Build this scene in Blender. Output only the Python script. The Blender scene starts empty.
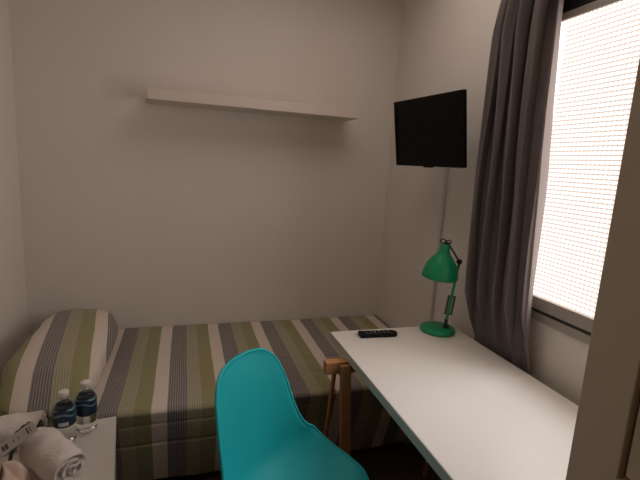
import bpy, bmesh, math, random
from mathutils import Vector, Matrix
PI = math.pi
random.seed(4)
S = bpy.context.scene
COL = S.collection

# ------------------------------------------------------------ camera
cam = bpy.data.cameras.new('camera'); cam_o = bpy.data.objects.new('camera', cam); COL.objects.link(cam_o)
cam.sensor_width = 36; cam.lens = 431.86 / 640 * 36; cam.clip_start = 0.02
r_, u_, f_ = Vector((0.95415, -0.29359, 0.05827)), Vector((-0.00434, 0.18108, 0.98346)), Vector((0.29929, 0.93862, -0.1715))
m3 = Matrix((r_, u_, -f_)).transposed()
cam_o.matrix_world = Matrix.Translation((0, 0, 1.4446)) @ m3.to_4x4()
S.camera = cam_o

# ------------------------------------------------------------ world, light, exposure
W = bpy.data.worlds.new('world'); S.world = W; W.use_nodes = True
W.node_tree.nodes['Background'].inputs[0].default_value = (0.75, 0.8, 0.9, 1)
W.node_tree.nodes['Background'].inputs[1].default_value = 0.15
DAY = (1.0, 0.87, 0.79)      # daylight colour seen in the patterned glass
DAY_STRENGTH = 1.5
la = bpy.data.lights.new('added_ceiling_fill', 'AREA'); la.shape = 'RECTANGLE'; la.size = 0.9; la.size_y = 0.9; la.energy = 4.3; la.color = (1.0, 0.86, 0.76)  # added overhead fill, out of view, to brighten the room
lo_ = bpy.data.objects.new('added_ceiling_fill', la); COL.objects.link(lo_); lo_.location = (0.62, 1.52, 2.505)
sk = bpy.data.lights.new('added_sky_fill', 'AREA'); sk.shape = 'RECTANGLE'; sk.size = 1.6; sk.size_y = 1.2; sk.energy = 115.0; sk.color = (0.86, 0.93, 1.0)  # added area light above the window, out of view, standing in for sky
so_ = bpy.data.objects.new('added_sky_fill', sk); COL.objects.link(so_); so_.location = (2.5, 0.9, 3.3)
so_.rotation_euler = Vector((1.9, 0.0, 2.2)).to_track_quat('Z', 'Y').to_euler()
sw = bpy.data.lights.new('added_side_fill', 'AREA'); sw.shape = 'RECTANGLE'; sw.size = 1.8; sw.size_y = 2.4; sw.energy = 165.0; sw.color = (1.0, 0.90, 0.82)  # added unseen panel outside the window, brightens the back wall and bed
wo_ = bpy.data.objects.new('added_side_fill', sw); COL.objects.link(wo_); wo_.location = (2.40, 0.15, 1.65)
wo_.rotation_euler = Vector((0.25, -1.0, 0.0)).to_track_quat('Z', 'Y').to_euler()
S.view_settings.view_transform = 'Standard'; S.view_settings.look = 'None'
S.view_settings.exposure = 0.17; S.view_settings.gamma = 1.0; S.view_settings.use_curve_mapping = False
S.cycles.use_denoising = True
S.cycles.max_bounces = 10; S.cycles.diffuse_bounces = 6
S.cycles.transparent_max_bounces = 12

# room measures (metres)
L, R, D, B, H = -0.80, 1.251, 2.557, -1.35, 2.55

# ------------------------------------------------------------ materials
def mat(name, col, rough=0.6, **kw):
    m = bpy.data.materials.new(name); m.use_nodes = True
    b = m.node_tree.nodes['Principled BSDF']
    b.inputs['Base Color'].default_value = (*col, 1); b.inputs['Roughness'].default_value = rough
    for k, v in kw.items():
        b.inputs[k.replace('_', ' ')].default_value = v
    return m
class N:
    """tiny node helper"""
    def __init__(s, m): s.t = m.node_tree; s.b = s.t.nodes['Principled BSDF']; s.out = s.t.nodes['Material Output']
    def n(s, kind, **kw):
        x = s.t.nodes.new(kind)
        for k, v in kw.items():
            if k in x.inputs.keys(): x.inputs[k].default_value = v
            else: setattr(x, k, v)
        return x
    def l(s, a, b): s.t.links.new(a, b)
    def m(s, op, a, b=None, c=None):
        x = s.t.nodes.new('ShaderNodeMath'); x.operation = op
        for i, v in enumerate((a, b, c)):
            if v is None: continue
            if isinstance(v, (int, float)): x.inputs[i].default_value = v
            else: s.l(v, x.inputs[i])
        return x.outputs[0]
    def bump(s, h, strength, dist=0.01):
        x = s.n('ShaderNodeBump'); x.inputs['Strength'].default_value = strength; x.inputs['Distance'].default_value = dist
        s.l(h, x.inputs['Height']); s.l(x.outputs[0], s.b.inputs['Normal'])
    def noise(s, scale, vec=None, detail=3):
        x = s.n('ShaderNodeTexNoise'); x.inputs['Scale'].default_value = scale; x.inputs['Detail'].default_value = detail
        if vec is None: vec = s.n('ShaderNodeTexCoord').outputs['Object']
        s.l(vec, x.inputs['Vector']); return x.outputs['Fac']
    def ramp(s, fac, stops, interp='LINEAR'):
        x = s.n('ShaderNodeValToRGB'); e = x.color_ramp; e.interpolation = interp
        while len(e.elements) < len(stops): e.elements.new(0.5)
        for i, (p, c) in enumerate(stops): e.elements[i].position = p; e.elements[i].color = (*c, 1)
        s.l(fac, x.inputs[0]); return x.outputs[0]

def plaster(name, col):
    m = mat(name, col, 0.85); k = N(m)
    a = k.noise(2.2, detail=4)
    c = k.ramp(a, [(0.3, tuple(v * 0.965 for v in col)), (0.7, col)]); k.l(c, k.b.inputs['Base Color'])
    k.bump(k.noise(38, detail=5), 0.12, 0.004); return m
def wood(name, c1, c2, axis='X', rough=0.5, scale=30):
    m = mat(name, c1, rough); k = N(m)
    tc = k.n('ShaderNodeTexCoord'); mp = k.n('ShaderNodeMapping'); k.l(tc.outputs['Object'], mp.inputs[0])
    sc = {'X': (0.06, 1, 1), 'Y': (1, 0.06, 1), 'Z': (1, 1, 0.06)}[axis]; mp.inputs['Scale'].default_value = sc
    f = k.noise(scale, mp.outputs[0], 5)
    k.l(k.ramp(f, [(0.3, c1), (0.7, c2)]), k.b.inputs['Base Color']); k.bump(f, 0.1, 0.002); return m

M = {}
M['wall'] = plaster('wall_plaster', (0.74, 0.69, 0.645))
M['ceiling'] = plaster('ceiling_plaster', (0.78, 0.74, 0.70))
M['white_paint'] = mat('white_paint', (0.66, 0.62, 0.58), 0.5)
M['shelf'] = mat('white_foil', (0.66, 0.58, 0.53), 0.45)
M['desk'] = mat('white_desk_foil', (0.78, 0.74, 0.70), 0.32)
M['desk_edge'] = mat('desk_edge_band', (0.55, 0.54, 0.50), 0.5)
M['table'] = mat('white_side_table', (0.74, 0.69, 0.64), 0.45)
M['pine'] = wood('pine', (0.44, 0.205, 0.085), (0.54, 0.27, 0.12), 'X')
M['pine_leg'] = wood('pine_leg', (0.35, 0.155, 0.062), (0.43, 0.20, 0.085), 'Z')
M['birch'] = wood('birch', (0.55, 0.36, 0.20), (0.62, 0.43, 0.26), 'Z')
M['wardrobe'] = mat('beige_lacquer', (0.78, 0.66, 0.51), 0.5)
k = N(M['wardrobe']); k.bump(k.noise(160), 0.06, 0.002)
M['groove'] = mat('brown_groove', (0.20, 0.11, 0.075), 0.6)
M['black'] = mat('black_plastic', (0.003, 0.003, 0.003), 0.5, Specular_IOR_Level=0.15)
M['screen'] = mat('black_screen', (0.002, 0.002, 0.002), 0.4, Specular_IOR_Level=0.12)
M['black_metal'] = mat('black_metal', (0.01, 0.01, 0.01), 0.4)
M['steel'] = mat('steel', (0.45, 0.43, 0.4), 0.35, Metallic=1.0)
M['green'] = mat('green_enamel', (0.004, 0.30, 0.125), 0.42)
M['bulb'] = mat('frosted_bulb', (0.8, 0.8, 0.76), 0.3)
M['teal'] = mat('turquoise_plastic', (0.014, 0.46, 0.51), 0.55, Specular_IOR_Level=0.35)
M['frame'] = mat('taupe_aluminium', (0.34, 0.30, 0.265), 0.45)
M['frame_dark'] = mat('dark_gasket', (0.035, 0.03, 0.028), 0.6)
M['void'] = mat('dark_brown_box', (0.012, 0.010, 0.010), 0.7)
M['mattress'] = mat('mattress_ticking', (0.6, 0.58, 0.54), 0.9)
M['cap'] = mat('white_cap', (0.82, 0.74, 0.70), 0.45)
M['ribbon'] = mat('dark_green_ribbon', (0.012, 0.020, 0.012), 0.6)
M['tile'] = mat('floor_tile', (0.22, 0.19, 0.16), 0.5)
k = N(M['tile']); k.l(k.ramp(k.noise(3), [(0.3, (0.18, 0.155, 0.13)), (0.7, (0.25, 0.215, 0.18))]), k.b.inputs['Base Color'])
M['button'] = mat('grey_button', (0.12, 0.12, 0.125), 0.5)
M['button_light'] = mat('pale_button', (0.55, 0.52, 0.5), 0.5)

# floor planks
M['floor'] = wood('floor_laminate', (0.10, 0.06, 0.04), (0.15, 0.095, 0.06), 'Y', 0.45, 14)

# striped cotton: dark / khaki / green / beige bands of 25.7 cm along x
def striped(name, axis, off, period=0.257, gain=1.0, shear=0.0):
    m = mat(name, (0.3, 0.3, 0.2), 0.92); k = N(m)
    tc = k.n('ShaderNodeTexCoord'); sp = k.n('ShaderNodeSeparateXYZ'); k.l(tc.outputs['Object'], sp.inputs[0])
    x = sp.outputs[axis]; y = sp.outputs['Y']; z = sp.outputs['Z']
    wob = k.m('MULTIPLY', k.m('SUBTRACT', k.noise(3.0), 0.5), 0.012)
    xx = k.m('ADD', k.m('SUBTRACT', k.m('ADD', x, k.m('MULTIPLY', y, shear)), off), wob)
    p = k.m('FRACT', k.m('ADD', k.m('DIVIDE', xx, period), 20.0))
    g = lambda c: tuple(v * gain for v in c)
    dark, khaki, green, beige = g((0.15, 0.125, 0.12)), g((0.43, 0.38, 0.26)), g((0.30, 0.28, 0.135)), g((0.72, 0.62, 0.54))
    base = k.ramp(p, [(0, dark), (0.29, khaki), (0.53, green), (0.77, beige)], 'CONSTANT')
    # fine woven pin lines in the dark and khaki bands
    yz = k.m('ADD', y, z)
    zig = k.m('MULTIPLY', k.m('SINE', k.m('MULTIPLY', yz, 620.0)), 0.9)
    fine = k.m('SINE', k.m('ADD', k.m('MULTIPLY', xx, 2 * PI / 0.0095), zig))
    line = k.m('GREATER_THAN', fine, 0.35)
    lc = k.ramp(p, [(0, g((0.36, 0.32, 0.30))), (0.29, g((0.27, 0.24, 0.15))), (0.53, g((0.28, 0.26, 0.125))), (0.77, g((0.68, 0.58, 0.50)))], 'CONSTANT')
    mx = k.n('ShaderNodeMix'); mx.data_type = 'RGBA'
    k.l(line, mx.inputs['Factor']); k.l(base, mx.inputs['A']); k.l(lc, mx.inputs['B'])
    k.l(mx.outputs['Result'], k.b.inputs['Base Color'])
    h = k.m('ADD', k.m('MULTIPLY', fine, 0.25), k.m('MULTIPLY', k.noise(14, detail=4), 3.0))
    k.bump(h, 0.25, 0.004)
    k.b.inputs['Sheen Weight'].default_value = 0.15
    return m
M['bedspread'] = striped('striped_bedspread', 'X', -0.322)
M['pillow'] = striped('striped_pillow_cover', 'X', -0.082, 0.241, 1.0, 0.13)

# curtain: grey cloth that lets some light through
m = mat('grey_curtain', (0.27, 0.235, 0.23), 0.9); k = N(m)
k.bump(k.noise(260, detail=2), 0.2, 0.001)
tr = k.n('ShaderNodeBsdfTranslucent'); tr.inputs[0].default_value = (0.30, 0.255, 0.25, 1)
ms = k.n('ShaderNodeMixShader'); ms.inputs[0].default_value = 0.38
k.l(k.b.outputs[0], ms.inputs[1]); k.l(tr.outputs[0], ms.inputs[2]); k.l(ms.outputs[0], k.out.inputs[0])
M['curtain'] = m

# patterned glass: daylight glowing through small square cells
m = mat('patterned_glass', (0.6, 0.6, 0.6), 0.35); k = N(m)
tc = k.n('ShaderNodeTexCoord'); sp = k.n('ShaderNodeSeparateXYZ'); k.l(tc.outputs['Object'], sp.inputs[0])
def cell(v, s):
    f = k.m('FRACT', k.m('ADD', k.m('DIVIDE', v, s), 100.0))
    return k.m('MULTIPLY', k.m('ABSOLUTE', k.m('SUBTRACT', f, 0.5)), 2.0)   # 1 at cell borders
e = k.m('MAXIMUM', cell(sp.outputs['Y'], 0.0165), cell(sp.outputs['Z'], 0.0150))
c = k.ramp(e, [(0.30, DAY), (0.88, tuple(v * q for v, q in zip(DAY, (0.22, 0.20, 0.19))))])
tp = k.n('ShaderNodeBsdfTransparent'); tp.inputs[0].default_value = (1, 1, 1, 1)
em = k.n('ShaderNodeEmission'); k.l(c, em.inputs[0]); em.inputs[1].default_value = DAY_STRENGTH
gl = k.n('ShaderNodeBsdfGlossy'); gl.inputs[0].default_value = (0.05, 0.05, 0.05, 1); gl.inputs['Roughness'].default_value = 0.3
a1 = k.n('ShaderNodeAddShader'); k.l(em.outputs[0], a1.inputs[0]); k.l(gl.outputs[0], a1.inputs[1])
tp.inputs[0].default_value = (0.55, 0.55, 0.55, 1)
a2 = k.n('ShaderNodeAddShader'); k.l(a1.outputs[0], a2.inputs[0]); k.l(tp.outputs[0], a2.inputs[1]); k.l(a2.outputs[0], k.out.inputs[0])
M['glass_pane'] = m

# terry towel
def terry(name, col):
    m = mat(name, col, 0.95); k = N(m); k.bump(k.noise(150, detail=4), 0.6, 0.003)
    k.b.inputs['Sheen Weight'].default_value = 0.3; return m
M['towel'] = terry('white_terry', (0.74, 0.65, 0.61))
M['cloth'] = terry('beige_cloth', (0.66, 0.50, 0.41))

# bottle
m = mat('clear_plastic', (0.95, 0.97, 0.98), 0.06, Transmission_Weight=1.0, IOR=1.25); M['pet'] = m
m = mat('bottle_label', (0.03, 0.1, 0.2), 0.4); k = N(m)
tc = k.n('ShaderNodeTexCoord'); sp = k.n('ShaderNodeSeparateXYZ'); k.l(tc.outputs['Object'], sp.inputs[0])
ang = k.m('ARCTAN2', sp.outputs['Y'], sp.outputs['X'])
wv = k.m('ADD', k.m('MULTIPLY', sp.outputs['Z'], 330.0), k.m('MULTIPLY', k.m('SINE', k.m('MULTIPLY', ang, 3.0)), 1.6))
s1 = k.m('GREATER_THAN', k.m('SINE', wv), 0.55)
up = k.m('GREATER_THAN', sp.outputs['Z'], 0.088)
c = k.n('ShaderNodeMix'); c.data_type = 'RGBA'; c.inputs['A'].default_value = (0.010, 0.035, 0.075, 1); c.inputs['B'].default_value = (0.16, 0.27, 0.32, 1)
k.l(k.m('MULTIPLY', s1, up), c.inputs['Factor']); k.l(c.outputs['Result'], k.b.inputs['Base Color'])
M['label'] = m
M['label_text'] = mat('white_print', (0.6, 0.62, 0.62), 0.5)
M['tag'] = mat('grey_card', (0.46, 0.42, 0.39), 0.6)
M['ink'] = mat('dark_ink', (0.06, 0.045, 0.045), 0.6)
M['cable'] = mat('white_cable_cover', (0.60, 0.56, 0.52), 0.5)

# ------------------------------------------------------------ helpers
def link(name, bm, material, parent=None, smooth=False, bevel=0, seg=2, auto=None):
    me = bpy.data.meshes.new(name); bmesh.ops.recalc_face_normals(bm, faces=bm.faces); bm.to_mesh(me); bm.free()
    if material: me.materials.append(material)
    if smooth: me.polygons.foreach_set('use_smooth', [True] * len(me.polygons))
    o = bpy.data.objects.new(name, me); COL.objects.link(o)
    if parent is not None: o.parent = parent
    if bevel:
        b = o.modifiers.new('bevel', 'BEVEL'); b.width = bevel; b.segments = seg; b.limit_method = 'ANGLE'; b.angle_limit = 0.7
        b.harden_normals = False
    return o
def thing(name, label, cat, loc=(0, 0, 0), rz=0, group=None):
    o = bpy.data.objects.new(name, None); o.empty_display_size = 0.05; COL.objects.link(o)
    o.location = loc; o.rotation_euler = (0, 0, rz); return tag(o, label, cat, group)
def tag(o, label, cat, group=None):
    o['label'] = label; o['category'] = cat
    if group: o['group'] = group
    return o
def structure(o): o['kind'] = 'structure'; return o
def box(bm, x0, x1, y0, y1, z0, z1, mtx=None):
    vs = [Vector((x, y, z)) for x in (x0, x1) for y in (y0, y1) for z in (z0, z1)]
    if mtx is not None: vs = [mtx @ v for v in vs]
    v = [bm.verts.new(p) for p in vs]
    for f in ((0, 1, 3, 2), (4, 6, 7, 5), (0, 4, 5, 1), (2, 3, 7, 6), (0, 2, 6, 4), (1, 5, 7, 3)): bm.faces.new([v[i] for i in f])
    return bm
def nb(*a, **k): return box(bmesh.new(), *a, **k)
def lathe(bm, prof, n=32, mtx=None, closed=False):
    """prof: (r, z) pairs; r==0 ends become poles"""
    rings = []
    for r, z in prof:
        if r < 1e-6: rings.append([bm.verts.new((0, 0, z))])
        else: rings.append([bm.verts.new((r * math.cos(2 * PI * i / n), r * math.sin(2 * PI * i / n), z)) for i in range(n)])
    if mtx is not None:
        for rg in rings:
            for v in rg: v.co = mtx @ v.co
    pairs = list(zip(rings, rings[1:])) + ([(rings[-1], rings[0])] if closed else [])
    for a, b in pairs:
        for i in range(n):
            j = (i + 1) % n
            if len(a) == 1 and len(b) == 1: continue
            if len(a) == 1: bm.faces.new((a[0], b[i], b[j]))
            elif len(b) == 1: bm.faces.new((a[i], b[0], a[j]))
            else: bm.faces.new((a[i], b[i], b[j], a[j]))
    return bm
def tube(bm, pts, r, n=10, caps=True):
    pts = [Vector(p) for p in pts]; rings = []; up = None
    for i, p in enumerate(pts):
        t = (pts[min(i + 1, len(pts) - 1)] - pts[max(i - 1, 0)]).normalized()
        if up is None: up = t.orthogonal().normalized()
        up = (up - t * up.dot(t)).normalized(); s = t.cross(up)
        rr = r[i] if isinstance(r, (list, tuple)) else r
        rings.append([bm.verts.new(p + (up * math.cos(2 * PI * k / n) + s * math.sin(2 * PI * k / n)) * rr) for k in range(n)])
    for a, b in zip(rings, rings[1:]):
        for k in range(n): bm.faces.new((a[k], a[(k + 1) % n], b[(k + 1) % n], b[k]))
    if caps: bm.faces.new(rings[0][::-1]); bm.faces.new(rings[-1])
    return bm
def beam(bm, p0, p1, w, d, side=(1, 0, 0)):
    """square bar from p0 to p1; w across `side`, d across the other"""
    p0, p1 = Vector(p0), Vector(p1); t = (p1 - p0).normalized(); s = Vector(side); s = (s - t * s.dot(t)).normalized(); q = t.cross(s)
    v = [bm.verts.new(p + s * a * w / 2 + q * b * d / 2) for p in (p0, p1) for a, b in ((-1, -1), (1, -1), (1, 1), (-1, 1))]
    for f in ((0, 3, 2, 1), (4, 5, 6, 7), (0, 1, 5, 4), (1, 2, 6, 5), (2, 3, 7, 6), (3, 0, 4, 7)): bm.faces.new([v[i] for i in f])
    return bm
def grid(fn, nu, nv):
    bm = bmesh.new(); V = [[bm.verts.new(fn(i / nu, j / nv)) for j in range(nv + 1)] for i in range(nu + 1)]
    for i in range(nu):
        for j in range(nv): bm.faces.new((V[i][j], V[i + 1][j], V[i + 1][j + 1], V[i][j + 1]))
    return bm
def cr(pts, t):
    n = len(pts) - 1; s = min(max(t, 0), 1) * n; i = min(int(s), n - 1); u = s - i
    g = lambda k: pts[min(max(k, 0), n)]
    return [0.5 * (2 * b + (c - a) * u + (2 * a - 5 * b + 4 * c - e) * u * u + (-a + 3 * b - 3 * c + e) * u ** 3)
            for a, b, c, e in zip(g(i - 1), g(i), g(i + 1), g(i + 2))]
def lerp(tab, z):
    if z <= tab[0][0]: return tab[0][1]
    for (a, va), (b, vb) in zip(tab, tab[1:]):
        if z <= b: return va + (vb - va) * (z - a) / (b - a)
    return tab[-1][1]
def solidify(o, t, off=0):
    s = o.modifiers.new('thick', 'SOLIDIFY'); s.thickness = t; s.offset = off; return s
def subsurf(o, n=1):
    s = o.modifiers.new('sub', 'SUBSURF'); s.levels = n; s.render_levels = n; return s

# ------------------------------------------------------------ room shell
T = 0.14
structure(link('floor', nb(L - T, R + T, B - T, D + T, -0.1, 0), M['floor']))
structure(link('ceiling', nb(L - T, R + T, B - T, D + T, H, H + 0.1), M['ceiling']))
structure(link('wall_back', nb(L - T, R + T, D, D + T, 0, H), M['wall']))
structure(link('wall_left', nb(L - T, L, B, D, 0, H), M['wall']))
WY0, WY1, WZ0, WZ1 = 0.46, 1.42, 0.925, 2.22     # window opening in the right wall
bm = bmesh.new()
box(bm, R, R + T, B, D, 0, WZ0); box(bm, R, R + T, B, D, WZ1, H)
box(bm, R, R + T, B, WY0, WZ0, WZ1); box(bm, R, R + T, WY1, D, WZ0, WZ1)
structure(link('wall_right', bm, M['wall']))
DX0, DX1 = -0.62, 0.2
bm = bmesh.new()
box(bm, L, DX0, B - T, B, 0, H); box(bm, DX1, R, B - T, B, 0, H); box(bm, DX0, DX1, B - T, B, 2.05, H)
structure(link('wall_front', bm, M['wall']))
door = structure(link('door_1', nb(DX0, DX1, B - 0.10, B - 0.06, 0, 2.05), M['white_paint']))
link('door_handle', tube(bmesh.new(), [(0.13, B - 0.06, 1.0), (0.13, B - 0.01, 1.0), (0.02, B - 0.01, 1.0)], 0.009), M['steel'], door, True)
for nm, a in (('baseboard_left', (L, L + 0.012, B, D - 0.013)), ('baseboard_back', (L, R, D - 0.012, D)), ('baseboard_right', (R - 0.012, R, 0.46, D - 0.013))):
    structure(link(nm, nb(*a, 0, 0.07), M['white_paint'], bevel=0.003))

fill_b = link('added_fill_panel', nb(-0.48, 0.48, -0.48, 0.48, 0, 0.03), M['white_paint'], bevel=0.004); fill_b.location = (0.62, 1.52, 2.517)  # made-up housing behind the added ceiling fill
tag(fill_b, 'flat white square panel added on the ceiling, out of view, to back the fill light', 'added fill panel')

# window
win = bpy.data.objects.new('window_1', None); COL.objects.link(win); structure(win)
win.location = (R, WY0, WZ0)
def wpart(name, mt, *boxes, bevel=0.002):
    bm = bmesh.new()
    for b in boxes: box(bm, *b)
    for v in bm.verts: v.co -= Vector((R, WY0, WZ0))
    o = link(name, bm, mt, win, bevel=bevel); structure(o); return o
GZ0, GZ1 = 1.0117, 1.984
wpart('window_frame', M['frame'],
      (R - 0.012, R + 0.04, WY0, WY1, GZ0 - 0.045, GZ0), (R - 0.004, R + 0.04, WY0, WY1, GZ1, GZ1 + 0.026),
      (R - 0.008, R + 0.04, WY0, WY0 + 0.04, GZ0, GZ1), (R - 0.008, R + 0.04, WY1 - 0.07, WY1, GZ0, GZ1))
wpart('gasket', M['frame_dark'], (R - 0.004, R + 0.04, WY0, WY1, GZ0 - 0.057, GZ0 - 0.045))
wpart('window_sill', M['frame'], (R - 0.010, R + 0.04, WY0, WY1, WZ0, GZ0 - 0.057))
wpart('glass', M['glass_pane'], (R + 0.006, R + 0.012, WY0 + 0.04, WY1 - 0.07, GZ0, GZ1), bevel=0)
wpart('shutter_box', M['void'], (R + 0.01, R + 0.06, WY0, WY1, GZ1 + 0.026, WZ1))

# ------------------------------------------------------------ bed
BT, BF = 0.457, D - 0.893
bed = thing('bed', 'single bed along the back wall under the striped bedspread', 'bed', (0.21, 2.1, 0))
def rel(bm, o):
    inv = Matrix.Translation(o.location).inverted() @ Matrix.Identity(4)
    rz = Matrix.Rotation(-o.rotation_euler.z, 4, 'Z')
    for v in bm.verts: v.co = rz @ (v.co - o.location)
    return bm
link('base', rel(nb(-0.68, 1.215, BF + 0.14, D - 0.03, 0.14, 0.24), bed), M['birch'], bed, bevel=0.004)
link('mattress', rel(nb(-0.69, 1.22, BF + 0.082, D - 0.022, 0.241, BT - 0.016), bed), M['mattress'], bed, bevel=0.01, seg=3)
for x in (-0.64, 1.15):
    for y in (BF + 0.2, D - 0.1):
        link('leg', rel(nb(x - 0.025, x + 0.025, y - 0.025, y + 0.025, 0, 0.139), bed), M['birch'], bed, bevel=0.003)
def spread(u, v):
    x = -0.70 + u * (1.238 + 0.70)
    yb, yf = D - 0.006, BF - 0.002
    depth = yb - yf; rad = 0.014; drop = BT - 0.05
    tot = depth - rad + rad * PI / 2 + drop - rad; s = v * tot
    if s < depth - rad: y, z = yb - s, BT
    elif s < depth - rad + rad * PI / 2:
        a = (s - depth + rad) / rad; y, z = yf + rad - rad * math.sin(a), BT - rad + rad * math.cos(a)
    else:
        h_ = s - depth + rad - rad * PI / 2
        y, z = yf + 0.34 * h_, BT - rad - h_
    w = math.sin(x * 5.1 + 1) * 0.5 + math.sin(x * 11.3 + y * 4) * 0.3 + math.sin(y * 9 + x * 3) * 0.4
    if z > BT - 0.001:
        z += 0.0025 * w + 0.002
        # soft fold lines that run along the bed near the foot end
        if x > 0.2:
            fd = min(1, (x - 0.2) / 0.25)
            z -= 0.008 * fd * math.exp(-((y - (2.035 - 0.03 * x)) / 0.007) ** 2)
            z -= 0.004 * fd * math.exp(-((y - (1.84 + 0.02 * x)) / 0.008) ** 2)
    else:
        k2 = min(1, (BT - z) / 0.1)
        y -= k2 * (0.003 + 0.004 * math.sin(x * 9 + 0.5) + 0.002 * math.sin(x * 23))
        for zz, am in ((0.39, 0.004), (0.28, 0.007)):
            y += am * math.exp(-((z - zz - 0.012 * math.sin(x * 2.3)) / 0.006) ** 2)
    return (x, y, z)
sp_o = link('bedspread', grid(spread, 150, 260), M['bedspread'], smooth=True); solidify(sp_o, 0.003, 0)
tag(sp_o, 'striped green, beige and dark grey bedspread draped over the single bed', 'bedspread')

# pillow
def pillow_fn(u, v):
    a, b = u * 2 * PI, (v - 0.5) * PI
    cu, su, cv, sv = math.cos(a), math.sin(a), math.cos(b), math.sin(b)
    sg = lambda q, e: math.copysign(abs(q) ** e, q)
    x = 0.170 * sg(cu, 0.8) * sg(cv, 0.6); y = 0.480 * sg(su, 0.42) * sg(cv, 0.42); z = 0.088 * sg(sv, 0.72)
    z -= 0.05 * max(0, -y - 0.34) / 0.14
    z *= (1 - 0.25 * (abs(y) / 0.425) ** 6) * (1.0 + 0.04 * math.sin(y * 9 + 1))
    x += 0.008 * math.sin(y * 13) + 0.006 * math.sin(y * 29 + x * 9)
    return (x, y, z)
bm = grid(pillow_fn, 72, 40); bmesh.ops.remove_doubles(bm, verts=bm.verts, dist=1e-4)
pw = link('pillow', bm, M['pillow'], smooth=True); pw.location = (-0.498, 2.062, 0.556); pw.rotation_euler = (0.0, 0.04, 0.0)
tag(pw, 'plump striped pillow at the head of the bed in the left corner', 'pillow')

# ------------------------------------------------------------ shelf
sh = link('wall_shelf', nb(-0.55, 0.55, -0.232, 0, -0.025, 0.025), M['shelf'], bevel=0.0015)
sh.location = (0.3756, D, 1.7352)
tag(sh, 'long white floating shelf mounted empty on the back wall', 'shelf')

# ------------------------------------------------------------ television on its arm
tv = thing('television', 'small black flat television on a swivel arm on the right wall', 'television', (1.043, 1.789, 1.618))
yaw, tilt = -1.453, 0.152
rv = Vector((math.cos(yaw), math.sin(yaw), 0)); nv = Vector((math.sin(yaw), -math.cos(yaw), 0))
uv = Vector((0, 0, 1)) * math.cos(tilt) + nv * math.sin(tilt); fv = rv.cross(uv)   # fv faces the room
if fv.dot(nv) < 0: fv = -fv
TM = Matrix((rv, uv, fv)).transposed().to_4x4()
w2, h2 = 0.246, 0.1545
bm = bmesh.new(); box(bm, -w2, w2, -h2, h2, -0.018, -0.004, TM); box(bm, -w2 * 0.8, w2 * 0.7, -h2 * 0.8, h2 * 0.6, -0.05, -0.018, TM)
link('body', bm, M['black'], tv, bevel=0.003)
bm = bmesh.new(); bz = 0.013
box(bm, -w2, w2, h2 - bz, h2, -0.004, 0.002, TM); box(bm, -w2, w2, -h2, -h2 + bz * 1.3, -0.004, 0.002, TM)
box(bm, -w2, -w2 + bz, -h2 + bz * 1.3, h2 - bz, -0.004, 0.002, TM); box(bm, w2 - bz, w2, -h2 + bz * 1.3, h2 - bz, -0.004, 0.002, TM)
link('bezel', bm, M['black'], tv)
link('screen', nb(-w2 + bz, w2 - bz, -h2 + bz * 1.3, h2 - bz, -0.004, -0.001, TM), M['screen'], tv)
link('sensor', nb(-0.03, 0.03, -h2 - 0.006, -h2, -0.02, -0.004, TM), M['black'], tv, bevel=0.002)
arm_end = Vector((R - 1.043, 0.02, -0.01))
bm = bmesh.new()
box(bm, arm_end.x - 0.012, arm_end.x, 0.06, 0.14, -0.09, 0.07)
link('wall_plate', bm, M['black_metal'], tv, bevel=0.002)
bm = bmesh.new()
back = Vector(TM @ Vector((0, 0, -0.055, 1)).to_3d()) if False else (TM @ Vector((0, 0, -0.05)))
beam(bm, back, (0.12, 0.09, -0.01), 0.03, 0.02, (0, 0, 1)); beam(bm, (0.12, 0.09, -0.01), (arm_end.x - 0.01, 0.10, -0.01), 0.03, 0.02, (0, 0, 1))
link('bracket_arm', bm, M['black_metal'], tv, bevel=0.002)

# cable cover down the wall
cc = link('cable_cover', nb(-0.016, 0, -0.009, 0.009, 0, 1.06), M['cable'], bevel=0.003); cc.location = (R, 1.893, 0.475)
tag(cc, 'thin white cable cover running down the wall below the television', 'cable cover')

# ------------------------------------------------------------ curtain
YL = [(0.0, 1.50), (0.5, 1.51), (0.78, 1.520), (1.0, 1.545), (1.42, 1.562), (1.98, 1.558), (2.12, 1.517), (2.4, 1.50)]
YR = [(0.0, 1.19), (0.75, 1.178), (0.82, 1.176), (1.0, 1.186), (1.4, 1.202), (1.7, 1.225), (1.98, 1.238), (2.4, 1.25)]
XC = [(0.0, 1.222), (0.73, 1.222), (0.76, 1.215), (0.83, 1.200), (0.95, 1.182), (1.5, 1.175), (2.4, 1.180)]
AM = [(0.0, 0.012), (0.73, 0.012), (0.76, 0.013), (0.83, 0.026), (0.95, 0.040), (1.5, 0.047), (2.1, 0.046), (2.4, 0.026)]
def cur(u, v):
    z = 0.06 + v * 2.325
    q = u + 0.018 * math.sin(z * 2.1 + u * 5) + 0.01 * math.sin(z * 5 + u * 9)
    q = min(max(q, 0), 1) if 0 < u < 1 else u
    ph = 2 * PI * 4.6 * (q ** 0.95) + 0.5 * math.sin(z * 1.7) + 0.6
    w = math.sin(ph) + 0.22 * math.sin(2 * ph + z * 3) + 0.12 * math.sin(3.3 * ph - z * 4)
    y = lerp(YL, z) + (lerp(YR, z) - lerp(YL, z)) * u
    edge = min(1, (1 - u) / 0.13)
    x = lerp(XC, z) + lerp(AM, z) * (w * 0.95) * (0.35 + 0.65 * edge)
    y += lerp(AM, z) * 0.55 * math.cos(ph) * edge * min(1, u / 0.05)
    return (x, y, z)
co = link('curtain', grid(cur, 190, 60), M['curtain'], smooth=True); solidify(co, 0.0015, 0)
tag(co, 'long grey curtain hanging in folds beside the bright window', 'curtain')
rod = thing('curtain_rod', 'thin metal curtain rod above the window holding the grey curtain', 'curtain rod', (1.18, 1.0, 2.40))
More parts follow.
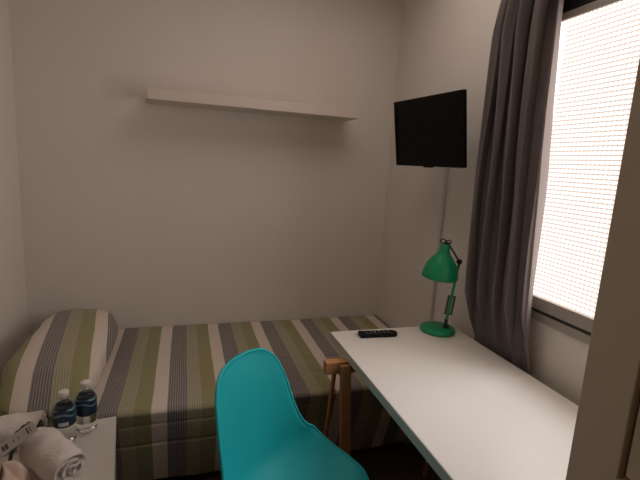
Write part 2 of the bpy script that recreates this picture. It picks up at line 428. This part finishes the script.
link('pole', tube(bmesh.new(), [(0, -0.48, 0), (0, 0.66, 0)], 0.010, 14), M['steel'], rod, True)
for y in (-0.44, 0.62):
    link('bracket', beam(bmesh.new(), (0, y, 0), (R - 1.18, y, 0), 0.016, 0.016, (0, 0, 1)), M['steel'], rod)
for y in (-0.49, 0.67):
    link('finial', lathe(bmesh.new(), [(0, -0.018), (0.012, -0.014), (0.018, 0), (0.012, 0.014), (0, 0.018)], 16, Matrix.Translation((0, y, 0))), M['steel'], rod, True)

# ------------------------------------------------------------ desk
XL, XR, YA, TZ = 0.601, 1.195, 1.660, 0.74
desk = thing('desk', 'white desk on pine trestles along the window wall', 'desk', (0.9, 1.05, 0))
YN = YA - 1.2
link('tabletop', rel(nb(XL, XR, YN, YA, TZ - 0.034, TZ), desk), M['desk'], desk, bevel=0.0015)
link('edge_band', rel(nb(XL - 0.0012, XL + 0.0005, YN + 0.001, YA - 0.001, TZ - 0.0325, TZ - 0.0015), desk), M['desk_edge'], desk)
def trestle(yc, s):
    zt = TZ - 0.0345; x0, x1 = 0.515, 1.17
    t = link('trestle_beam', rel(nb(x0, x1, yc - 0.012, yc + 0.026, zt - 0.048, zt), desk), M['pine'], desk, bevel=0.002)
    for xx in (0.585, 1.12):
        link('trestle_leg', rel(beam(bmesh.new(), (xx, yc - 0.03, zt - 0.004), (xx, yc - 0.155 , 0.003), 0.040, 0.022), desk), M['pine_leg'], desk, bevel=0.002)
        link('trestle_leg', rel(beam(bmesh.new(), (xx - 0.02, yc + 0.028, zt - 0.050), (xx - 0.02, yc + 0.135, 0.003), 0.012, 0.022), desk), M['pine_leg'], desk, bevel=0.002)
    link('trestle_rail', rel(beam(bmesh.new(), (0.585, yc - 0.128, 0.18), (1.12, yc - 0.128, 0.18), 0.03, 0.018, (0, 0, 1)), desk), M['pine'], desk, bevel=0.002)
trestle(1.455, 1)
trestle(0.66, -1)

# ------------------------------------------------------------ remote
rem = thing('remote_control', 'slim black remote control lying on the far end of the desk', 'remote control', (0.789, 1.585, TZ), -0.06)
bm = bmesh.new()
pl = [(-0.083, -0.022), (0.070, -0.024), (0.086, -0.012), (0.086, 0.010), (0.074, 0.022), (-0.083, 0.024)]
lo = [bm.verts.new((x, y, 0.001)) for x, y in pl]; hi = [bm.verts.new((x * 0.99, y * 0.93, 0.018)) for x, y in pl]
bm.faces.new(lo[::-1]); bm.faces.new(hi)
for i in range(6): bm.faces.new((lo[i], lo[(i + 1) % 6], hi[(i + 1) % 6], hi[i]))
link('body', bm, M['black'], rem, bevel=0.003)
for i in range(6):
    for j in (-1, 0, 1):
        x = -0.055 + i * 0.020
        link('button', lathe(bmesh.new(), [(0.0038, 0.017), (0.0038, 0.0192), (0, 0.0196)], 10, Matrix.Translation((x, j * 0.0125, 0))),
             M['button_light'] if (i, j) == (2, 0) else M['button'], rem)

# ------------------------------------------------------------ desk lamp
lp = thing('desk_lamp', 'green metal desk lamp with a bell shade on the desk', 'lamp', (1.085, 1.594, TZ), -0.598)
# local x runs across the view, local y away
link('base', lathe(bmesh.new(), [(0, 0.001), (0.074, 0.001), (0.077, 0.006), (0.076, 0.016), (0.070, 0.021), (0.03, 0.0245), (0, 0.025)], 48), M['green'], lp, True)
bm = bmesh.new(); box(bm, 0.022, 0.048, -0.008, 0.008, 0.022, 0.034); tube(bm, [(0.034, -0.016, 0.042), (0.034, 0.016, 0.042)], 0.008, 12)
box(bm, 0.027, 0.041, -0.009, -0.005, 0.030, 0.062); box(bm, 0.027, 0.041, 0.005, 0.009, 0.030, 0.062)
link('pivot', bm, M['black_metal'], lp, bevel=0.001)
p0, p1, p2 = Vector((0.034, 0, 0.045)), Vector((0.062, 0.045, 0.318)), Vector((0.0, 0.012, 0.405))
dr = (p1 - p0).normalized()
bm = bmesh.new()
for s in (-1, 1): beam(bm, p0 + Vector((0, s * 0.006, 0)), p1 + Vector((0, s * 0.006, 0)), 0.011, 0.004)
link('lower_arm', bm, M['green'], lp)
def helix(a, b, r, turns, wr):
    a, b = Vector(a), Vector(b); t = (b - a).normalized(); e = t.orthogonal().normalized(); g = t.cross(e); n = int(turns * 10)
    return tube(bmesh.new(), [a + (b - a) * (i / n) + (e * math.cos(2 * PI * turns * i / n) + g * math.sin(2 * PI * turns * i / n)) * r for i in range(n + 1)], wr, 6)
for s in (-1, 1):
    o_ = Vector((s * 0.0125, -0.004, 0))
    a_, b_ = p0 + dr * 0.045 + o_, p0 + dr * 0.120 + o_
    link('spring', helix(a_, b_, 0.0046, 14, 0.0016), M['black_metal'], lp, True)
for q in (0.042, 0.122):
    bm = tube(bmesh.new(), [p0 + dr * q + Vector((-0.018, -0.004, 0)), p0 + dr * q + Vector((0.018, -0.004, 0))], 0.0028, 8)
    link('spring_pin', bm, M['black_metal'], lp, True)
bm = bmesh.new(); tube(bm, [p1 + Vector((0, -0.012, 0)), p1 + Vector((0, 0.014, 0))], 0.011, 14)
tube(bm, [p1 + Vector((0.010, -0.016, 0.006)), p1 + Vector((0.0, -0.022, 0.012)), p1 + Vector((-0.012, -0.016, 0.004)), p1 + Vector((-0.004, -0.014, -0.008))], 0.0032, 8)
link('elbow_knob', bm, M['black_metal'], lp, True)
bm = bmesh.new(); beam(bm, p1, p2 + Vector((0.006, 0.004, -0.004)), 0.013, 0.007, (0, 1, 0)); link('upper_arm', bm, M['black_metal'], lp)
SM = Matrix.Translation((-0.004, -0.004, 0.400)) @ Matrix.Rotation(math.radians(4), 4, 'Y') @ Matrix.Rotation(math.radians(4), 4, 'X')
prof = [(0.0, 0.0), (0.018, -0.001), (0.021, -0.006), (0.022, -0.030), (0.026, -0.044), (0.038, -0.060), (0.054, -0.080), (0.067, -0.103),
        (0.076, -0.128), (0.080, -0.150), (0.0805, -0.163), (0.0785, -0.163), (0.078, -0.150), (0.074, -0.128), (0.065, -0.104), (0.052, -0.082), (0.036, -0.063), (0.024, -0.047), (0.019, -0.03), (0, -0.028)]
prof = [(r * 0.97, z * 0.93) for r, z in prof]
link('lamp_shade', lathe(bmesh.new(), prof, 48, SM), M['green'], lp, True)
link('bulb', lathe(bmesh.new(), [(0, -0.034), (0.012, -0.036), (0.014, -0.055), (0.028, -0.085), (0.030, -0.103), (0.02, -0.124), (0, -0.132)], 24, SM), M['bulb'], lp, True)
bm = bmesh.new()
for cx, rr in ((-0.013, 0.009), (0.012, 0.0085)):
    pts = [SM @ Vector((cx + rr * 1.1 * math.cos(a), -0.004, 0.010 + rr * math.sin(a))) for a in [i * 2 * PI / 14 for i in range(14)]]
    tube(bm, pts + [pts[0], pts[1]], 0.0026, 6)
tube(bm, [SM @ Vector((0, -0.014, 0.006)), SM @ Vector((0, 0.016, 0.006))], 0.006, 10)
link('shade_knob', bm, M['black_metal'], lp, True)

# ------------------------------------------------------------ chair
ch = thing('shell_chair', 'turquoise plastic shell chair in front of the bed and desk', 'chair', (0.291, 1.112, 0), 0.80)
PROF = [(-.235, .830, .00, .00), (-.230, .815, .098, .018), (-.215, .77, .148, .035), (-.195, .70, .172, .05), (-.176, .62, .186, .065), (-.155, .54, .203, .085),
        (-.125, .475, .222, .105), (-.06, .435, .235, .10), (.03, .425, .236, .075), (.11, .435, .230, .045), (.17, .437, .215, .022), (.205, .425, .16, .01), (.215, .415, .0, 0)]
def shell(u, v):
    s = u; t = -1 + 2 * v
    c = cr(PROF, s); a = cr(PROF, s - 0.11); b = cr(PROF, s + 0.11)
    T_ = Vector((b[0] - a[0], b[1] - a[1])).normalized(); Nn = (-T_.y, T_.x)
    k = abs(t) ** 2.3; w = max(c[2], 0)
    f = c[0] + Nn[0] * c[3] * k; z = c[1] + Nn[1] * c[3] * k
    z = 0.43 + (z - 0.43) * 1.068; f += 0.10 * (z - 0.43)
    return (t * w * 1.0, -f, z)
bm = grid(shell, 90, 36); bmesh.ops.remove_doubles(bm, verts=bm.verts, dist=1e-5)
sho = link('seat_shell', bm, M['teal'], ch, True); solidify(sho, 0.006, 0)
# rolled rim
edge = [shell(i / 90, 1) for i in range(3, 88)] + [shell(i / 90, 0) for i in range(87, 2, -1)]
pts = [Vector(p) for p in edge]; pts.append(pts[0])
link('rim', tube(bmesh.new(), pts, 0.0048, 8, caps=False), M['teal'], ch, True)
hub = [(sx, sy) for sx in (-1, 1) for sy in (-1, 1)]
for sx, sy in hub:
    link('leg', tube(bmesh.new(), [(sx * 0.13, sy * 0.12, 0.36), (sx * 0.21, sy * 0.21, 0.012)], [0.016, 0.010], 14), M['birch'], ch, True)
    link('strut', tube(bmesh.new(), [(sx * 0.15, sy * 0.14, 0.27), (-sx * 0.10, sy * 0.09, 0.40)], 0.004, 8), M['black_metal'], ch, True)
    link('mount', tube(bmesh.new(), [(sx * 0.10, sy * 0.09, 0.37), (sx * 0.10, sy * 0.09, 0.425)], 0.014, 12), M['black_metal'], ch, True)
bm = bmesh.new()
for sx in (-1, 1): beam(bm, (sx * 0.13, -0.13, 0.365), (sx * 0.13, 0.13, 0.365), 0.018, 0.008)
for sy in (-1, 1): beam(bm, (-0.14, sy * 0.10, 0.372), (0.14, sy * 0.10, 0.372), 0.018, 0.008, (0, 1, 0))
link('crossbar', bm, M['black_metal'], ch)

# ------------------------------------------------------------ side table
TT = 0.56; RZ = math.radians(7)
st = thing('side_table', 'white side table in the lower left corner beside the bed', 'table', (-0.22, 1.48, 0), RZ)
link('tabletop', nb(-0.50, 0, -0.46, 0, TT - 0.03, TT), M['table'], st, bevel=0.002)
for x in (-0.478, -0.022):
    for y in (-0.438, -0.022):
        link('leg', nb(x - 0.018, x + 0.018, y - 0.018, y + 0.018, 0, TT - 0.0301), M['table'], st, bevel=0.002)

# bottles
def bottle(loc, rz, label):
    t = thing('water_bottle', label, 'bottle', (loc[0], loc[1], TT), rz, 'small water bottles on the white side table')
    body = [(0, 0.002), (0.022, 0.001), (0.028, 0.006), (0.030, 0.014), (0.029, 0.022), (0.0305, 0.030), (0.0295, 0.038), (0.0305, 0.046), (0.0295, 0.054),
            (0.0305, 0.062), (0.0305, 0.108), (0.0285, 0.120), (0.021, 0.135), (0.0135, 0.145), (0.0125, 0.150), (0.0125, 0.153), (0, 0.153)]
    link('body', lathe(bmesh.new(), body, 40), M['pet'], t, True)
    link('label', lathe(bmesh.new(), [(0.0311, 0.064), (0.0313, 0.066), (0.0313, 0.109), (0.0295, 0.1185), (0.0290, 0.1185), (0.0307, 0.107), (0.0307, 0.064)], 40, closed=True), M['label'], t, True)
    link('cap', lathe(bmesh.new(), [(0.0140, 0.1535), (0.0148, 0.155), (0.0148, 0.166), (0.0135, 0.1685), (0, 0.1685)], 28), M['cap'], t, True)
    return t
bottle((-0.297, 1.418), -1.2, 'right-hand water bottle, standing farther from the towels on the side table')
b2 = bottle((-0.347, 1.368), -1.0, 'left-hand water bottle, with a white patch on its blue label, beside the towels')
# white printed patch on the nearer bottle's label
pa = grid(lambda u, v: (0.0318 * math.cos(-0.9 + u * 0.9), 0.0318 * math.sin(-0.9 + u * 0.9), 0.069 + v * 0.012), 8, 2)
link('label_print', pa, M['label_text'], b2, True)

# towels
def roll_towel(name, a, b, rad, turns, label, mt, group=None, squash=0.90, seed=1):
    """a towel rolled up on itself: spiral cross section swept from a (visible end) to b"""
    a, b = Vector(a), Vector(b); ax = (b - a); ln = ax.length; t = ax.normalized()
    s = Vector((t.y, -t.x, 0)).normalized(); up = Vector((0, 0, 1)); rnd = random.Random(seed)
    n = int(turns * 28); th = rad / (turns + 0.3)
    bm = bmesh.new(); m_ = 28; rows = []
    for j in range(m_ + 1):
        w = j / m_; row = []
        for i in range(n + 1):
            q = i / n; ang = (q - 1) * turns * 2 * PI - 1.3
            rr = th * 0.35 + (rad - th * 0.35) * q - th * 0.5
            rr = max(rr, 0.004)
            rr *= 1 + 0.03 * math.sin(ang * 1.5 + w * 4 + seed) + 0.015 * math.sin(w * 13 + ang * 3)
            bulge = (1 - 0.20 * (abs(w - 0.5) * 2) ** 4)
            off = -0.010 * (1 - q) * (0 if j else 1)
            p = a + t * (ln * w) + s * (rr * bulge * math.cos(ang)) + up * (rr * bulge * squash * math.sin(ang)) - t * (0.010 * (q - 1) * max(0, 1 - 4 * w) * -1)
            row.append(bm.verts.new(p))
        rows.append(row)
    for r0, r1 in zip(rows, rows[1:]):
        for i in range(n): bm.faces.new((r0[i], r0[i + 1], r1[i + 1], r1[i]))
    o = link(name, bm, mt, smooth=True); solidify(o, th * 0.82, 0)
    bv = o.modifiers.new('round', 'BEVEL'); bv.width = th * 0.3; bv.segments = 3; bv.limit_method = 'ANGLE'; bv.angle_limit = 1.0
    tx_ = bpy.data.textures.new('terry_lumps', 'CLOUDS'); tx_.noise_scale = 0.045; tx_.noise_depth = 2
    dm = o.modifiers.new('lumps', 'DISPLACE'); dm.texture = tx_; dm.strength = 0.012; dm.mid_level = 0.5
    tag(o, label, 'towel', group); return o
RA = [((-0.280, 1.150), (-0.404, 1.296), 0.064), ((-0.412, 1.398), (-0.640, 1.350), 0.058)]
roll_towel('rolled_towel', (*RA[0][0], TT + 0.060), (*RA[0][1], TT + 0.060), 0.064, 2.6, 'white rolled towel nearest the bottles, its spiral end facing the room', M['towel'], 'rolled white towels on the side table')
roll_towel('rolled_towel', (*RA[1][0], TT + 0.055), (*RA[1][1], TT + 0.055), 0.058, 2.6, 'white rolled towel at the left edge, behind the grey card tag', M['towel'], 'rolled white towels on the side table', seed=5)
def towel_top(x, y):
    z = TT
    for a, b, r in RA:
        a, b = Vector(a), Vector(b); t = (b - a).normalized(); q = Vector((x, y)) - a; al = q.dot(t)
        if -0.005 < al < (b - a).length + 0.005:
            pd = abs(q.x * t.y - q.y * t.x)
            if pd < r * 0.999: z = max(z, TT + 0.92 * r + 0.92 * math.sqrt((r * 1.03) ** 2 - pd * pd))
    return z

# beige face cloth crumpled in front
def cloth(u, v):
    a = u * 2 * PI; b = v
    r = 0.046 * math.sin(b * PI * 0.5) * (1 + 0.16 * math.sin(3 * a + 1) + 0.08 * math.sin(7 * a))
    h = 0.088 * math.cos(b * PI * 0.5) ** 0.8 * (1 + 0.18 * math.sin(4 * a + 2 * b))
    h += 0.030 * math.sin(7 * a + b * 6) * b * (1 - b)
    return (r * 1.15 * math.cos(a), r * math.sin(a), max(h, 0.0) + 0.002)
bm = grid(cloth, 64, 20); bmesh.ops.remove_doubles(bm, verts=bm.verts, dist=1e-5)
fc = link('face_cloth', bm, M['cloth'], smooth=True); fc.location = (-0.432, 1.140, TT); fc.rotation_euler.z = 0.6
tag(fc, 'small crumpled beige face cloth in front of the white rolled towels', 'cloth')

# ribbon and card tag over the towels
rp = [(-0.398, 1.345), (-0.412, 1.322), (-0.425, 1.300), (-0.435, 1.270), (-0.441, 1.240), (-0.450, 1.220), (-0.466, 1.197)]
bm = bmesh.new(); rows = []
sm = [Vector(cr(rp, i / 40)) for i in range(41)]
for i, p in enumerate(sm):
    q = sm[min(i + 1, 40)] - sm[max(i - 1, 0)]; s = Vector((q.y, -q.x)).normalized() * 0.0085; row = []
    for e in (-1, 0, 1):
        c_ = p + s * e; zz = max(towel_top(c_.x + dx, c_.y + dy) for dx, dy in ((0, 0), (0.006, 0), (-0.006, 0), (0, 0.006), (0, -0.006)))
        row.append([c_.x, c_.y, zz + 0.0035])
    rows.append(row)
for _ in range(60):   # the ribbon is taut: smooth the dips between the towels
    for j in range(3):
        h = [r[j][2] for r in rows]
        for i in range(1, 40): rows[i][j][2] = max(h[i], (h[i - 1] + h[i] + h[i + 1]) / 3)
V_ = [[bm.verts.new(p) for p in r] for r in rows]
for a, b in zip(V_, V_[1:]):
    for j in (0, 1): bm.faces.new((a[j], a[j + 1], b[j + 1], b[j]))
rb = link('ribbon', bm, M['ribbon'], smooth=True); solidify(rb, 0.001, 0)
tag(rb, 'dark green ribbon tied round the white rolled towels', 'ribbon')
tg = thing('card_tag', 'small grey printed card tag lying on the rolled towels', 'tag', (-0.424, 1.226, TT + 0.117), 0)
tx = Vector((0.085, 0.055, 0)).normalized(); tn = Vector((-0.30, -0.42, 0.85)).normalized(); ty = tn.cross(tx).normalized(); tx = ty.cross(tn).normalized()
GM = Matrix((tx, ty, tn)).transposed().to_4x4()
link('card', nb(-0.046, 0.046, -0.021, 0.021, -0.0006, 0.0006, GM), M['tag'], tg)
bm = bmesh.new()
for x, w, y0, y1 in ((-0.036, 0.006, -0.009, 0.008), (-0.028, 0.007, -0.010, 0.009), (0.026, 0.004, -0.011, 0.011), (0.033, 0.0025, -0.010, 0.010), (-0.010, 0.002, -0.004, 0.006), (0.002, 0.002, -0.006, 0.003)):
    box(bm, x - w / 2, x + w / 2, y0, y1, 0.0006, 0.0009, GM)
link('print', bm, M['ink'], tg)

# ------------------------------------------------------------ wardrobe on the right
WX, WF = 0.55, 0.438
wd = thing('wardrobe', 'tall beige wardrobe with a framed door at the right edge', 'wardrobe', (0.9, 0.0, 0))
wy0 = -0.45
bm = bmesh.new(); box(bm, WX + 0.021, R - 0.014, wy0, WF, 0.06, 2.35)
link('carcass', rel(bm, wd), M['wardrobe'], wd, bevel=0.002)
link('plinth', rel(nb(WX + 0.05, R - 0.014, wy0 + 0.02, WF - 0.02, 0, 0.06), wd), M['wardrobe'], wd)
st_w, zb, zt = 0.072, 1.058, 2.25
for ya, yb in ((-0.004, WF), (wy0, -0.008)):
    bm = bmesh.new()
    box(bm, WX, WX + 0.02, yb - st_w, yb, 0.07, 2.34); box(bm, WX, WX + 0.02, ya, ya + st_w, 0.07, 2.34)
    box(bm, WX, WX + 0.02, ya + st_w, yb - st_w, zt, 2.34); box(bm, WX, WX + 0.02, ya + st_w, yb - st_w, zb - 0.09, zb); box(bm, WX, WX + 0.02, ya + st_w, yb - st_w, 0.07, 0.16)
    dr_ = link('door', rel(bm, wd), M['wardrobe'], wd, bevel=0.0015)
    for z0, z1 in ((zb, zt), (0.16, zb - 0.09)):
        bm = bmesh.new(); box(bm, WX + 0.012, WX + 0.019, ya + st_w, yb - st_w, z0, z1)
        gr = link('groove', rel(bm, wd), M['groove'], dr_)
        bm = bmesh.new(); box(bm, WX + 0.004, WX + 0.0185, ya + st_w + 0.006, yb - st_w - 0.006, z0 + 0.006, z1 - 0.006)
        link('panel', rel(bm, wd), M['wardrobe'], dr_, bevel=0.003)
